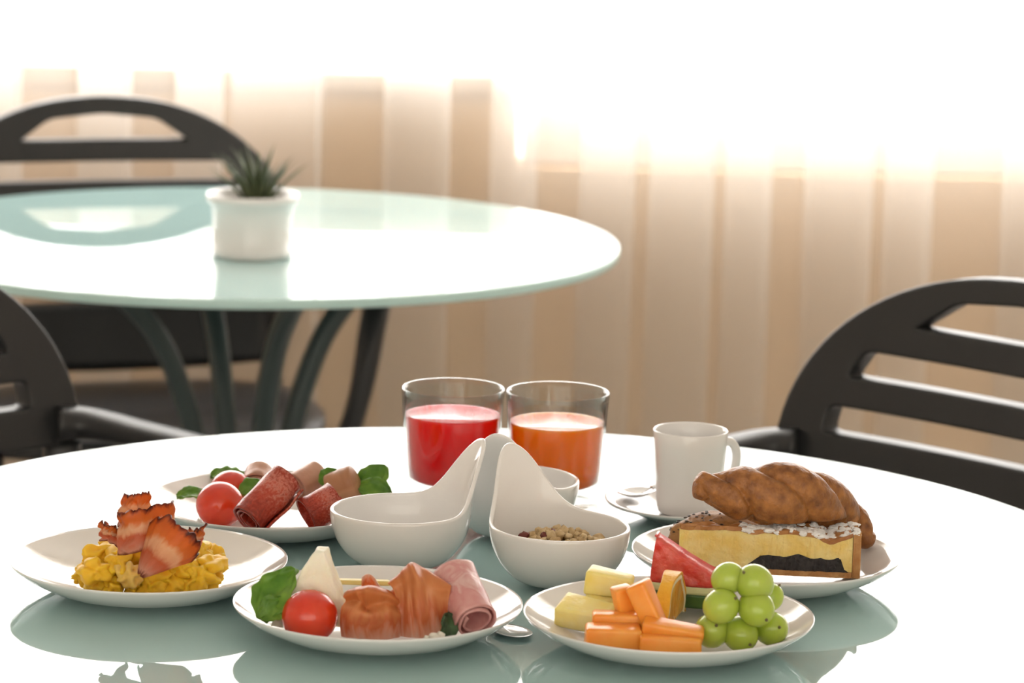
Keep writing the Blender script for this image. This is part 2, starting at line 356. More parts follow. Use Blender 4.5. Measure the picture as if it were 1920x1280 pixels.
# ------------------------------------------------------------------ chairs
def make_chair(label):
    t = thing('armchair', label, 'chair', group='black slatted armchairs around the tables')
    W, ZA, H = 0.258, 0.652, 0.194
    def hw(z):
        q = min(1, max(0, (z - ZA) / H)); return W * (1 - q ** 2.2) ** (1 / 2.2)
    cu = bpy.data.curves.new('backrest', 'CURVE'); cu.dimensions = '2D'; cu.fill_mode = 'BOTH'; cu.extrude = 0.0095; cu.bevel_depth = 0.0035; cu.bevel_resolution = 2
    def spl(P):
        s = cu.splines.new('POLY'); s.points.add(len(P) - 1); s.use_cyclic_u = True
        for q, (x, z) in zip(s.points, P): q.co = (x, z, 0, 1)
    out = []
    for k in range(41):                                              # arch from right to left
        a = PI * k / 40; ca, sa = math.cos(a), math.sin(a)
        out.append((math.copysign(abs(ca) ** (2 / 2.2), ca) * W, ZA + H * sa ** (2 / 2.2)))
    out += [(-W - 0.004, 0.642), (-W + 0.02, 0.636), (0, 0.636), (W - 0.02, 0.636), (W + 0.004, 0.642)]
    spl(out)
    def rounded(P, r=0.012, n=4):
        res = []
        for i in range(len(P)):
            p = Vector(P[i]); a = (Vector(P[i - 1]) - p); b_ = (Vector(P[(i + 1) % len(P)]) - p)
            la, lb = min(r, a.length * 0.45), min(r, b_.length * 0.45); a = p + a.normalized() * la; b_ = p + b_.normalized() * lb
            for k in range(n + 1):
                s = k / n; res.append(tuple((1 - s) ** 2 * a + 2 * s * (1 - s) * p + s * s * b_))
        return res
    spl(rounded([(-0.130, 0.786), (0.130, 0.786), (0.078, 0.822), (0, 0.829), (-0.078, 0.822)]))
    spl(rounded([(-0.196, 0.728), (0.196, 0.728), (0.176, 0.762), (-0.176, 0.762)]))
    spl(rounded([(-0.212, 0.670), (0.212, 0.670), (0.208, 0.704), (-0.208, 0.704)]))
    tmp = bpy.data.objects.new('tmp', cu); COL.objects.link(tmp)
    dg = bpy.context.evaluated_depsgraph_get(); me = bpy.data.meshes.new_from_object(tmp.evaluated_get(dg)); bpy.data.objects.remove(tmp)
    bm = bmesh.new(); bm.from_mesh(me)
    for k in range(-9, 10):
        bmesh.ops.bisect_plane(bm, geom=bm.verts[:] + bm.edges[:] + bm.faces[:], plane_co=(k * 0.032, 0, 0), plane_no=(1, 0, 0))
    for v in bm.verts:
        x, z, d = v.co; v.co = (x, 0.19 + d - 0.38 * x * x + 0.20 * (z - 0.62), z)
    me.materials.clear()
    back = bmobj('backrest', bm, M_black, t, smooth=False)
    for p in back.data.polygons: p.use_smooth = abs(p.normal.y) < 0.9
    for s in (-1, 1):
        arm = catmull([Vector(p) for p in ((s * 0.236, 0.170, 0.655), (s * 0.268, 0.142, 0.653), (s * 0.292, 0.03, 0.645), (s * 0.302, -0.12, 0.636), (s * 0.296, -0.208, 0.622), (s * 0.284, -0.234, 0.585), (s * 0.268, -0.240, 0.50), (s * 0.248, -0.232, 0.435), (s * 0.215, -0.21, 0.418))], 6)
        sweep('armrest', arm, [(0.026 - 0.008 * min(1, i / 30), 0.0115 + 0.004 * min(1, i / 40) + 0.008 * max(0, 1 - i / 9)) for i in range(len(arm))], M_black, t)
        sweep('rear_leg', catmull([Vector(p) for p in ((s * 0.245, 0.170, 0.635), (s * 0.240, 0.165, 0.53), (s * 0.235, 0.165, 0.40), (s * 0.25, 0.20, 0.0))], 6), (0.02, 0.014), M_black, t)
        sweep('front_leg', catmull([Vector(p) for p in ((s * 0.222, -0.205, 0.42), (s * 0.235, -0.22, 0.2), (s * 0.245, -0.235, 0.0))], 6), (0.018, 0.016), M_black, t)
    def seat(u, v):
        x = (u - 0.5) * 2; y = (v - 0.5) * 2
        k = 1 - 0.10 * abs(x) ** 3 * (y > 0) ; wx = 0.245 * (1 - 0.06 * max(0, y)) 
        rr = (abs(x) ** 4 + abs(y) ** 4) ** 0.25; mx = max(abs(x), abs(y)); sc = mx / rr if rr > 1e-6 else 1
        X, Yy = x * sc * wx, y * sc * 0.225 - 0.045
        return (X, Yy, 0.437 - 0.018 * (1 - x * x) * (1 - y * y) - 0.02 * max(0, -y - 0.6) - 0.014 * max(0, y))
    so = grid_sheet('seat', seat, 24, 24, M_black, t, thick=0.022); so.modifiers['solid'].offset = -1
    # lower back panel rising behind the seat
    def lowb(u, v):
        x = (u - 0.5) * 0.47; return (x, 0.168 - 0.38 * x * x + 0.02 * v, 0.462 + 0.098 * v * (1 - 0.10 * (2 * u - 1) ** 4) + 0.012 * (2 * u - 1) ** 2 * (1 - v))
    grid_sheet('lower_back_panel', lowb, 20, 6, M_black, t, thick=0.016)
    return t
def copy_tree(o, parent=None):
    c = o.copy(); COL.objects.link(c); c.parent = parent
    for ch in [q for q in bpy.data.objects if q.parent == o]: copy_tree(ch, c)
    return c
chair = make_chair('black plastic armchair with slatted arched back behind the table with the succulent')
def seat_chair(o, px, py, deg, lx, lz, Y=None):
    """put the chair so that its backrest point (lx, lz) shows at the pixel; depth from the height of that point"""
    a = math.radians(deg); ly = 0.19 - 0.38 * lx * lx + 0.20 * (lz - 0.62)
    p = atz(px, py, lz) if Y is None else aty(px, py, Y)
    rigid(o, (p.x - (lx * math.cos(a) - ly * math.sin(a)), p.y - (lx * math.sin(a) + ly * math.cos(a)), 0), (0, 0, a))
seat_chair(chair, 190, 184, 17, 0, 0.846)
c2 = copy_tree(chair); c2['label'] = 'black plastic armchair at the breakfast table, drawn up beside the cup and croissant'
seat_chair(c2, 1938, 535, -46, 0, 0.846)
c3 = copy_tree(chair); c3['label'] = 'black plastic armchair at the breakfast table, standing in front of the succulent table'
seat_chair(c3, 130, 768, 48, 0.258, 0.665)
print('CHAIRS', [tuple(round(v, 3) for v in q.location) for q in (chair, c2, c3)])

# ------------------------------------------------------------------ potted succulent
M_soil = mat('potting_soil', (0.05, 0.035, 0.025), 0.95, bump=0.8, scale=120)
M_succ = mat('succulent_green', (0.085, 0.105, 0.055), 0.5, (0.14, 0.165, 0.08), 40)
pot = thing('potted_succulent', 'spiky green succulent in a white ceramic pot on the glass table', 'potted plant', (-0.3165, 3.862, TZ + 0.0003))
pb = lathe('pot', [(0.0, 0.0), (0.046, 0.0), (0.0485, 0.002), (0.0485, 0.010), (0.047, 0.012), (0.0485, 0.05), (0.051, 0.064), (0.0555, 0.066), (0.0560, 0.074), (0.054, 0.0765), (0.0505, 0.075), (0.0495, 0.064), (0.0, 0.064)], M_porc, pot)
lathe('soil', [(0.0, 0.068), (0.03, 0.067), (0.0497, 0.0655)], M_soil, pb, 40)
rs = random.Random(3)
def leaf_mesh(L, wd, bend):
    V, F = [], []; n = 7
    for i in range(n + 1):
        s = i / n; wv = wd * (1 - s) ** 0.8 * (0.8 + 0.6 * s * (1 - s)) + 0.0002; zc = L * s; yc = bend * s * s
        for (dx, dy) in ((-1, 0), (0, -0.45), (1, 0), (0, 0.35)): V.append((dx * wv, yc + dy * wv, zc))
    for i in range(n):
        for k in range(4): F.append((i * 4 + k, i * 4 + (k + 1) % 4, i * 4 + 4 + (k + 1) % 4, i * 4 + 4 + k))
    F.append((0, 1, 2, 3)); return V, F
for i in range(34):
    a = i * 2.4; ring = (i / 34) ** 0.6
    L = rs.uniform(0.058, 0.082) * (1.08 - 0.25 * ring); V, F = leaf_mesh(L, 0.0062, 0.012 + 0.012 * ring)
    lf = pmesh('leaf', V, F, M_succ, pot)
    tilt = 0.04 + 0.52 * ring
    lf.location = (0.006 + 0.018 * ring * math.cos(a), 0.016 * ring * math.sin(a), 0.064)
    lf.rotation_euler = Matrix.Rotation(a + PI / 2, 3, 'Z').to_4x4().to_3x3().to_euler() if False else (Matrix.Rotation(a - PI / 2, 3, 'Z') @ Matrix.Rotation(-tilt, 3, 'X')).to_euler()

# ------------------------------------------------------------------ crockery
PLATE = [(0.0, 0.0035), (0.050, 0.0035), (0.0535, 0.0045), (0.060, 0.0062), (0.075, 0.0105), (0.090, 0.0178), (0.0985, 0.0235), (0.1, 0.0248), (0.1, 0.0238), (0.0990, 0.0222), (0.0905, 0.0155), (0.076, 0.0075), (0.060, 0.0028), (0.050, 0.0012), (0.048, 0.0), (0.045, 0.0), (0.044, 0.0012), (0.0, 0.0012)]
def plate(x, y, label):
    o = lathe('dinner_plate', PLATE, M_porc, None, 96); o.location = (x, y, TZ + 0.0003)
    tag(o, label, 'plate', 'white plates of breakfast food'); return o
P_EGG = (-0.2585, 2.2725); P_CHE = (-0.088, 2.1661); P_FRU = (0.1123, 2.1544); P_CRO = (0.1928, 2.3401); P_SAL = (-0.184, 2.471)
plate(*P_EGG, 'white plate under the scrambled eggs and bacon')
plate(*P_CHE, 'white plate under the cheese wedge and ham')
plate(*P_FRU, 'white plate under the cut fruit and grapes')
plate(*P_CRO, 'white plate under the croissant and cake slice')
plate(*P_SAL, 'white plate under the two tomatoes and salami rolls')
def plate_z(r):
    for (r0, z0), (r1, z1) in zip(PLATE[:7], PLATE[1:8]):
        if r <= r1: return TZ + z0 + (z1 - z0) * (r - r0) / max(1e-6, r1 - r0)
    return TZ + 0.0248

def on_plate(px, py, rad, P, lift=0.0):
    z = TZ + 0.0035 + rad + lift
    for _ in range(40):
        p = atz(px, py, z); zn = plate_z(math.hypot(p.x - P[0], p.y - P[1])) + rad + 0.0012 + lift; z += 0.35 * (zn - z)
    return atz(px, py, z)

def dip_bowl(x, y, ang, label):
    """round bowl whose wall runs up on one side into a tall curled tongue handle"""
    V, F = [], []; nu, nv = 72, 22
    for i in range(nu):
        th = 2 * PI * i / nu; d = (th + PI) % (2 * PI) - PI
        bump = math.exp(-(d / 0.50) ** 2); tongue = math.exp(-(d / 0.36) ** 4)
        for j in range(nv + 1):
            u = j / nv
            zr = 0.043 + 0.049 * bump
            R = 0.0525 * (1 + 0.02 * math.cos(2 * d))
            uz = u * zr / 0.043
            # bowl profile up to rim height, then the tongue going up and slightly outward
            q = min(1.0, uz); r = 0.024 + (R - 0.024) * math.sin(q * PI / 2) ** 0.75
            z = 0.043 * (1 - math.cos(q * PI / 2)) ** 0.9 if q < 1 else zr * u
            if q < 1: z = 0.043 * (q ** 1.35)
            over = max(0, zr * u - 0.043)
            r += over * (0.02 + 5.5 * over) 
            V.append((r * math.cos(th), r * math.sin(th), 0.002 + z))
    base = len(V); V.append((0, 0, 0.002))
    for i in range(nu):
        i2 = (i + 1) % nu
        for j in range(nv): F.append((i * (nv + 1) + j, i2 * (nv + 1) + j, i2 * (nv + 1) + j + 1, i * (nv + 1) + j + 1))
        F.append((base, i2 * (nv + 1), i * (nv + 1)))
    o = pmesh('dipping_bowl', V, F, M_porc); mod_solid(o, 0.0032, -1); mod_sub(o, 1)
    o.location = (x, y, TZ + 0.0012); o.rotation_euler = (0, 0, ang)
    tag(o, label, 'bowl', 'white bowls with tall tongue handles'); return o
BL, BR, B3 = (-0.080, 2.3585), (0.0385, 2.318), (0.004, 2.468)
HC = (-0.012, 2.388)
def hang(b_): return math.atan2(HC[1] - b_[1], HC[0] - b_[0])
dip_bowl(*BL, hang(BL), 'empty white handled bowl beside the salami plate')
dip_bowl(*BR, hang(BR), 'white handled bowl filled with granola')
dip_bowl(*B3, hang(B3), 'white handled bowl standing in front of the orange juice')
# granola
M_gran = mat('granola', (0.50, 0.33, 0.15), 0.8, (0.68, 0.52, 0.30), 90, bump=0.6)
M_cran = mat('dried_fruit', (0.16, 0.03, 0.02), 0.5)
bm = bmesh.new(); rg = random.Random(11)
for k in range(150):
    rr = 0.036 * math.sqrt(rg.random()); a = rg.uniform(0, 2 * PI); s = rg.uniform(0.0022, 0.0048)
    zz = 0.026 + 0.010 * (1 - (rr / 0.04) ** 2) + rg.uniform(-0.003, 0.004)
    lb = lump((s, s * rg.uniform(0.7, 1), s * rg.uniform(0.6, 1)), k, 0.3, 1.8, 2)
    bmesh.ops.rotate(lb, verts=lb.verts, cent=(0, 0, 0), matrix=Matrix.Rotation(rg.uniform(0, 6), 3, 'Z') @ Matrix.Rotation(rg.uniform(0, 3), 3, 'X'))
    bmesh.ops.translate(lb, verts=lb.verts, vec=(BR[0] + rr * math.cos(a), BR[1] + rr * math.sin(a), TZ + zz))
    tm = bpy.data.meshes.new('t'); lb.to_mesh(tm); lb.free(); bm.from_mesh(tm); bpy.data.meshes.remove(tm)
lb = lump((0.036, 0.036, 0.010), 3, 0.05); bmesh.ops.translate(lb, verts=lb.verts, vec=(BR[0], BR[1], TZ + 0.022)); tm = bpy.data.meshes.new('t'); lb.to_mesh(tm); lb.free(); bm.from_mesh(tm)
g = bmobj('granola', bm, M_gran); tag(g, 'golden granola clusters heaped in the white handled bowl', 'granola', kind='stuff')
for k, (px, py, lbl) in enumerate(((985, 1003, 'dark red dried berry bit against the bowl wall at the edge of the granola'), (1036, 998, 'dark red dried berry bit on top of the granola heap'), (1020, 1006, 'dark red dried berry bit between the other two on the granola'))):
    lb = lump((0.0045, 0.003, 0.0028), 40 + k, 0.25, 1.8, 2); o = bmobj('dried_berry', lb, M_cran)
    p = atz(px, py, TZ + 0.038); rigid(o, p, (0.3, 0.4 * k, k)); tag(o, lbl, 'dried fruit', 'dried berry bits on the granola')

# glasses of juice
M_red = mat('red_juice', (0.92, 0.010, 0.016), 0.05, sub=0.6, subr=(0.05, 0.004, 0.004), transl=0.45)
M_org = mat('orange_juice', (1.0, 0.31, 0.004), 0.05, sub=0.6, subr=(0.05, 0.02, 0.004), transl=0.45)
def tumbler(x, y, level, jm, label):
    t = thing('juice_glass', label, 'glass', (x, y, TZ + 0.0003), group='glasses of juice')
    rb, rt, h = 0.0355, 0.0424, 0.0925
    def ro(z): return rb + (rt - rb) * (z / h) ** 0.9
    outer = [(0.0, 0.0), (rb - 0.002, 0.0), (rb, 0.002)] + [(ro(z), z) for z in (0.012, 0.03, 0.05, 0.07, 0.086, h - 0.0012)] + [(rt - 0.0008, h)]
    inner = [(rt - 0.0022, h - 0.0006)] + [(ro(z) - 0.0018, z) for z in (0.086, 0.07, 0.05, 0.03, 0.018)] + [(rb - 0.006, 0.0150), (0.0, 0.0145)]
    lathe('glass', outer + inner, M_glass, t)
    js = [(0.0, 0.0147)] + [(rb - 0.0058, 0.0152), (ro(0.019) - 0.0022, 0.0188)] + [(ro(z) - 0.0021, z) for z in (0.03, 0.05, level - 0.002)] + [(ro(level) - 0.0022, level), (ro(level) - 0.004, level - 0.0006), (0.0, level - 0.0007)]
    lathe('juice', js, jm, t)
    return t
tumbler(-0.047, 2.594, 0.0705, M_red, 'tumbler of red juice on the glass table')
tumbler(0.0385, 2.590, 0.067, M_org, 'tumbler of orange juice on the glass table')

# coffee cup, saucer, spoon
CUP = (0.145, 2.540)
so = lathe('saucer', [(0.0, 0.0045), (0.024, 0.0045), (0.03, 0.006), (0.05, 0.0125), (0.0655, 0.0165), (0.0672, 0.0165), (0.0665, 0.0145), (0.05, 0.009), (0.034, 0.001), (0.03, 0.0), (0.028, 0.001), (0.0, 0.001)], M_porc, None, 80); so.location = (*CUP, TZ + 0.0003)
tag(so, 'white saucer under the coffee cup and spoon', 'saucer')
cp = thing('coffee_cup', 'white porcelain coffee cup standing on the saucer', 'cup', (CUP[0], CUP[1], TZ + 0.0055))
lathe('cup_body', [(0.0, 0.0), (0.022, 0.0), (0.0245, 0.002), (0.0262, 0.012), (0.0278, 0.035), (0.0295, 0.058), (0.0302, 0.0675), (0.0295, 0.0685), (0.0282, 0.0672), (0.0275, 0.058), (0.0258, 0.035), (0.0242, 0.013), (0.021, 0.006), (0.0, 0.005)], M_porc, cp)
hp = catmull([Vector(p) for p in ((0.0275, 0, 0.056), (0.036, 0.001, 0.056), (0.0415, 0.002, 0.047), (0.0405, 0.002, 0.033), (0.034, 0.001, 0.022), (0.0262, 0, 0.020))], 6)
h_ = sweep('handle', hp, (0.0036, 0.0030), M_porc, cp, 12, up=(0, 1, 0)); h_.rotation_euler = (0, 0, math.radians(20))
def spoon(loc, rot, label):
    t = thing('teaspoon', label, 'spoon', loc); t.rotation_euler = rot
    def bowl(u, v):
        a = 2 * PI * u; r = v; x = 0.019 * r * math.cos(a); y = 0.0125 * r * math.sin(a) * (1 - 0.12 * math.cos(a))
        return (x, y, 0.0045 * (r * r - 1) + 0.004)
    grid_sheet('spoon_bowl', bowl, 28, 6, M_steel, t, thick=0.0012)
    hp = catmull([Vector(p) for p in ((0.0175, 0, 0.004), (0.026, 0, 0.0065), (0.045, 0, 0.007), (0.075, 0, 0.005), (0.088, 0, 0.004))], 5)
    sweep('spoon_handle', hp, [(0.0022 + 0.0022 * (i / len(hp)) ** 2, 0.0009) for i in range(len(hp))], M_steel, t, 10)
    return t
p = atz(1200, 932, TZ + 0.016)
spoon((p.x - 0.002, p.y + 0.014, TZ + 0.0145), (0.04, 0.0, math.radians(46)), 'steel teaspoon resting on the saucer beside the cup')
p = atz(958, 1188, TZ)
sp2 = spoon((p.x, p.y, TZ + 0.0012), (0, 0, math.radians(122)), 'steel teaspoon lying on the glass table beside the ham plate'); sp2.scale = (1, 1, 0.38)

# ------------------------------------------------------------------ tomatoes and leaves
M_tom = mat('tomato_red', (0.62, 0.022, 0.008), 0.18, (0.70, 0.05, 0.012), 25, sub=0.25, subr=(0.01, 0.002, 0.001), coat=0.3)
M_leaf = mat('salad_green', (0.10, 0.27, 0.025), 0.35, (0.29, 0.50, 0.07), 45, transl=0.4, bump=0.4, bscale=120)
M_dleaf = mat('dark_salad_green', (0.012, 0.04, 0.012), 0.3, (0.05, 0.11, 0.04), 70, bump=0.5)
def tomato(px, py, r, label, group, P=P_SAL):
    c = atz(px, py, plate_z(0.05) + r * 0.98 + (0.002 if P == P_SAL else 0.0003))
    bm = bmesh.new(); bmesh.ops.create_uvsphere(bm, u_segments=40, v_segments=24, radius=r)
    for v in bm.verts:
        k = v.co.z / r; v.co.z *= 0.96; v.co *= 1 + 0.012 * math.cos(3 * math.atan2(v.co.y, v.co.x)) * (1 - k * k)
    o = bmobj('cherry_tomato', bm, M_tom); o.location = c; tag(o, label, 'tomato', group)
tomato(580, 1155, 0.0192, 'ripe cherry tomato in front of the cheese wedge', 'cherry tomatoes', P_CHE)
tomato(412, 946, 0.0188, 'cherry tomato on the salami plate, in front of another tomato', 'cherry tomatoes')
tomato(433, 921, 0.0175, 'cherry tomato on the salami plate, half hidden by another tomato', 'cherry tomatoes')
def leaf(c, size, rot, label, seed, material=None, curl=0.5):
    def fn(u, v):
        s = u; t = (v - 0.5) * 2
        wv = size * 0.42 * math.sin(PI * min(1, s * 0.92 + 0.06)) ** 0.7
        x = size * (s - 0.5); y = t * wv * (1 + 0.12 * nz((s * 6, t * 2, seed), 1, seed))
        z = -curl * size * ((s - 0.4) ** 2) + 0.10 * size * abs(t) ** 1.5 + 0.11 * size * nz((s * 5, t * 4, seed), 1.0, seed) * (0.3 + abs(t))
        return (x, y, z)
    o = grid_sheet('salad_leaf', fn, 22, 14, material or M_leaf, None, thick=0.0006)
    rigid(o, c, rot); tag(o, label, 'leaf', 'green salad leaves on the plates'); return o
leaf(atz(518, 1112, 0.775), 0.042, (0.3, -1.05, 0.5), 'green salad leaf tucked behind the cheese wedge', 1)
leaf(atz(512, 1140, 0.7675), 0.022, (1.0, -0.5, 0.3), 'crumpled green leaf below the cheese wedge', 2)
leaf(atz(840, 1172, 0.763), 0.020, (1.1, -0.9, 1.2), 'dark green leaf tucked under the ham roll', 4, M_dleaf)
leaf(atz(362, 926, 0.764), 0.026, (0.2, -0.1, 0.2), 'thin green leaf beside the tomatoes', 5)
leaf(atz(432, 893, 0.764), 0.032, (0.2, 0.1, 0.1), 'green leaf behind the tomatoes', 6)
leaf(atz(476, 913, 0.772), 0.024, (0.4, -0.3, 0.6), 'green leaf between tomato and salami roll', 7)
leaf(atz(700, 900, 0.775), 0.030, (0.7, -0.9, 0.3), 'upright green leaf at the end of the sausage', 8)
leaf(atz(704, 918, 0.773), 0.026, (0.9, 0.2, -0.2), 'curly green leaf lying at the plate rim', 9)
leaf(atz(617, 893, 0.778), 0.018, (0.8, -0.6, 0.5), 'green leaf peeking out above the pale meat roll', 10)

# ------------------------------------------------------------------ rolled slices
S_sal = streak_mat('salami', [(0.0, (0.30, 0.03, 0.015)), (0.3, (0.46, 0.05, 0.025)), (0.5, (0.52, 0.08, 0.045)), (0.7, (0.64, 0.20, 0.14)), (1.0, (0.36, 0.04, 0.02))], 15, 0.3, rough=0.2, transl=0.12, bump=0.3, noise_amt=1.4, stretch=(6, 1, 1))
S_mort = streak_mat('cooked_sausage', [(0.0, (0.50, 0.24, 0.16)), (0.5, (0.58, 0.30, 0.20)), (1.0, (0.64, 0.37, 0.26))], 8, 0.2, rough=0.35, transl=0.1, bump=0.15, noise_amt=0.8, stretch=(1, 1, 1))
S_pate = streak_mat('liver_sausage', [(0.0, (0.42, 0.19, 0.09)), (0.5, (0.48, 0.23, 0.11)), (1.0, (0.53, 0.27, 0.14))], 6, 0.2, rough=0.4, transl=0.05, bump=0.15, noise_amt=0.7, stretch=(1, 1, 1))
S_ham = streak_mat('cooked_ham', [(0.0, (0.76, 0.40, 0.37)), (0.35, (0.70, 0.31, 0.29)), (0.55, (0.80, 0.52, 0.48)), (0.75, (0.70, 0.32, 0.30)), (1.0, (0.78, 0.47, 0.43))], 3.2, 1.0, rough=0.3, transl=0.18, bump=0.4, noise_amt=1.1, stretch=(6, 1.3, 1))
def roll(name, p0, p1, r0, r1, material, label, cat, group, turns=1.6, thick=0.0014, seed=0, wob=0.06, hint=(0, 0, 1), phase=0.0, ragged=0.0, squash=1.0):
    p0, p1 = Vector(p0), Vector(p1); t, s, u = frame(p1 - p0, hint); L = (p1 - p0).length
    def fn(a, b_):
        an = phase + a * turns * 2 * PI; R = (r0 + (r1 - r0) * b_) * (1 - 0.28 * (1 - a) * turns / 1.6 * 1.3)
        R *= 1 + wob * nz((math.cos(an) * 1.2, math.sin(an) * 1.2, b_ * 2.5), 1, seed) * 2
        bb = b_ + ragged * nz((a * 9, seed, 0), 1, seed) * (1 if b_ > 0.5 else -1) * (abs(b_ - 0.5) > 0.45)
        return p0 + t * (L * bb) + s * (R * math.cos(an)) + u * (R * squash * math.sin(an))
    o = grid_sheet(name, fn, int(44 * turns), 20, material, None, thick=thick)
    tag(o, label, cat, group); return o
GS = 'rolled meat slices on the salami plate'
roll('salami_roll', atz(465, 976, 0.7680), atz(539, 898, 0.795), 0.0158, 0.0158, S_sal, 'red salami roll leaning up beside the tomatoes', 'salami', GS, seed=1, phase=2.0, turns=2.6)
roll('salami_roll', atz(574, 966, 0.7695), atz(630, 934, 0.781), 0.0165, 0.0155, S_sal, 'red salami roll with its open end at the plate rim', 'salami', GS, seed=2, turns=1.25, phase=-1.2)
roll('meat_roll', on_plate(482, 912, 0.013, P_SAL, 0.008), on_plate(488, 887, 0.0125, P_SAL, 0.014), 0.0125, 0.0118, S_mort, 'pale pink meat roll standing behind the salami', 'cold cut', GS, seed=3, wob=0.03)
roll('meat_roll', on_plate(554, 915, 0.0135, P_SAL, 0.008), on_plate(597, 891, 0.013, P_SAL, 0.013), 0.0130, 0.0125, S_mort, 'pale pink meat roll lying between salami and sausage', 'cold cut', GS, seed=4, wob=0.03)
def sausage(p0, p1, r, material, label):
    p0, p1 = Vector(p0), Vector(p1); t, s, u = frame(p1 - p0); L = (p1 - p0).length; n = 26
    V, F = [], []; sg = 28
    for i in range(n + 1):
        b_ = i / n; e = 1 - max(0, (b_ - 0.86) / 0.14) ** 2.2 * 0.55
        if b_ < 0.02: e = 0.94
        for k in range(sg):
            an = 2 * PI * k / sg; R = r * e * (1 + 0.03 * nz((math.cos(an), math.sin(an), b_ * 4), 1.5, 2) * 2)
            V.append(p0 + t * (L * b_) + s * R * math.cos(an) + u * R * math.sin(an))
    for i in range(n):
        for k in range(sg): F.append((i * sg + k, i * sg + (k + 1) % sg, (i + 1) * sg + (k + 1) % sg, (i + 1) * sg + k))
    F.append(tuple(range(sg))[::-1]); F.append(tuple(n * sg + k for k in range(sg)))
    uv = [((i // sg) / n, (i % sg) / sg) for i in range(len(V))]
    o = pmesh('sausage_piece', V, F, material, None, uvs=uv); mod_bevel(o, 0.0015); tag(o, label, 'sausage'); return o
sausage(on_plate(619, 920, 0.014, P_SAL, 0.008), on_plate(672, 899, 0.014, P_SAL, 0.013), 0.0135, S_pate, 'tan sausage piece with a cut end beside the green leaves')
roll('ham_roll', atz(893, 1166, 0.7635), atz(851, 1078, 0.786), 0.0154, 0.0162, S_ham, 'rolled pink ham slice with its spiral end over the plate rim', 'ham', 'ham on the cheese plate', turns=2.1, thick=0.0016, seed=5, phase=2.6, wob=0.05, ragged=0.03)

# ------------------------------------------------------------------ prosciutto
S_pro = streak_mat('prosciutto', [(0.0, (0.86, 0.52, 0.36)), (0.08, (0.74, 0.25, 0.09)), (0.4, (0.80, 0.33, 0.11)), (0.62, (0.86, 0.43, 0.18)), (0.8, (0.74, 0.25, 0.10)), (0.93, (0.86, 0.52, 0.36)), (1.0, (0.88, 0.64, 0.52))], 4, 0.8, rough=0.3, transl=0.5, bump=0.35, noise_amt=0.35, stretch=(3, 1, 1))
def drape(rows, Y0, label, seed):
    """folded slice from rows of (pixel x, pixel y, depth offset), lofted smoothly; small creases added"""
    R_ = [catmull([aty(px, py, Y0 + dy) for px, py, dy in r], 8) for r in rows]
    C_ = [catmull([r[k] for r in R_], 6) for k in range(len(R_[0]))]
    def fn(u, v):
        p = C_[min(len(C_) - 1, round(u * (len(C_) - 1)))]; q = p[min(len(p) - 1, round(v * (len(p) - 1)))].copy()
        k = 0.0011 * math.sin(u * 23 + 4 * nz((u * 3, v * 3, seed), 1, seed) + v * 2.5) + 0.0012 * nz((u * 9, v * 5, seed), 1, seed)
        return q + Vector((0, -k, 0.4 * k))
    return tag(grid_sheet('prosciutto_slice', fn, len(C_) - 1, len(C_[0]) - 1, S_pro, None, thick=0.0009, sub=1), label, 'ham', 'ham on the cheese plate')
YP = atz(700, 1192, 0.7535).y
drape([[(652, 1150, 0.030), (672, 1148, 0.034), (695, 1146, 0.034), (722, 1146, 0.034), (742, 1150, 0.030)],
       [(648, 1112, 0.020), (668, 1104, 0.018), (695, 1101, 0.018), (722, 1106, 0.018), (744, 1118, 0.020)],
       [(644, 1118, 0.012), (662, 1110, 0.003), (692, 1106, 0.000), (726, 1114, 0.002), (749, 1128, 0.010)],
       [(648, 1126, 0.013), (672, 1126, 0.007), (688, 1138, 0.008), (718, 1128, 0.006), (744, 1138, 0.012)],
       [(640, 1140, 0.012), (660, 1146, 0.001), (692, 1152, -0.003), (728, 1148, 0.000), (751, 1150, 0.010)],
       [(638, 1168, 0.012), (656, 1172, 0.002), (692, 1175, -0.001), (730, 1174, 0.002), (752, 1172, 0.010)],
       [(640, 1193, 0.012), (660, 1196, 0.004), (692, 1198, 0.001), (728, 1198, 0.004), (750, 1194, 0.010)]], YP,
      'prosciutto slice rolled into a rounded bundle beside the tomato', 3)
drape([[(752, 1150, 0.040), (768, 1146, 0.044), (792, 1144, 0.044), (818, 1146, 0.044), (838, 1150, 0.040)],
       [(738, 1106, 0.030), (758, 1100, 0.034), (788, 1098, 0.034), (816, 1102, 0.034), (842, 1110, 0.030)],
       [(727, 1094, 0.018), (750, 1074, 0.022), (771, 1055, 0.022), (800, 1068, 0.022), (846, 1098, 0.016)],
       [(736, 1102, 0.014), (758, 1090, 0.012), (778, 1078, 0.004), (802, 1094, 0.009), (845, 1106, 0.011)],
       [(742, 1122, 0.013), (762, 1116, 0.012), (784, 1112, 0.005), (808, 1118, 0.007), (842, 1124, 0.012)],
       [(746, 1158, 0.013), (766, 1158, 0.007), (790, 1160, 0.004), (816, 1158, 0.006), (842, 1156, 0.013)],
       [(748, 1192, 0.013), (768, 1195, 0.008), (792, 1196, 0.006), (820, 1194, 0.008), (848, 1188, 0.013)]], YP,
      'prosciutto slice folded up to a peak beside the ham roll', 8)
def backfold(u, v):
    p = atz(726, 1110, 0.772); return (p.x - 0.018 + 0.034 * u, p.y + 0.012 + 0.006 * math.sin(u * 9), p.z - 0.018 + 0.020 * v + 0.006 * math.sin(u * 7 + 1) * v + 0.004 * u)
tag(grid_sheet('prosciutto_slice', backfold, 24, 8, S_pro, None, thick=0.0009), 'low prosciutto fold between rosette and peak', 'ham', 'ham on the cheese plate')

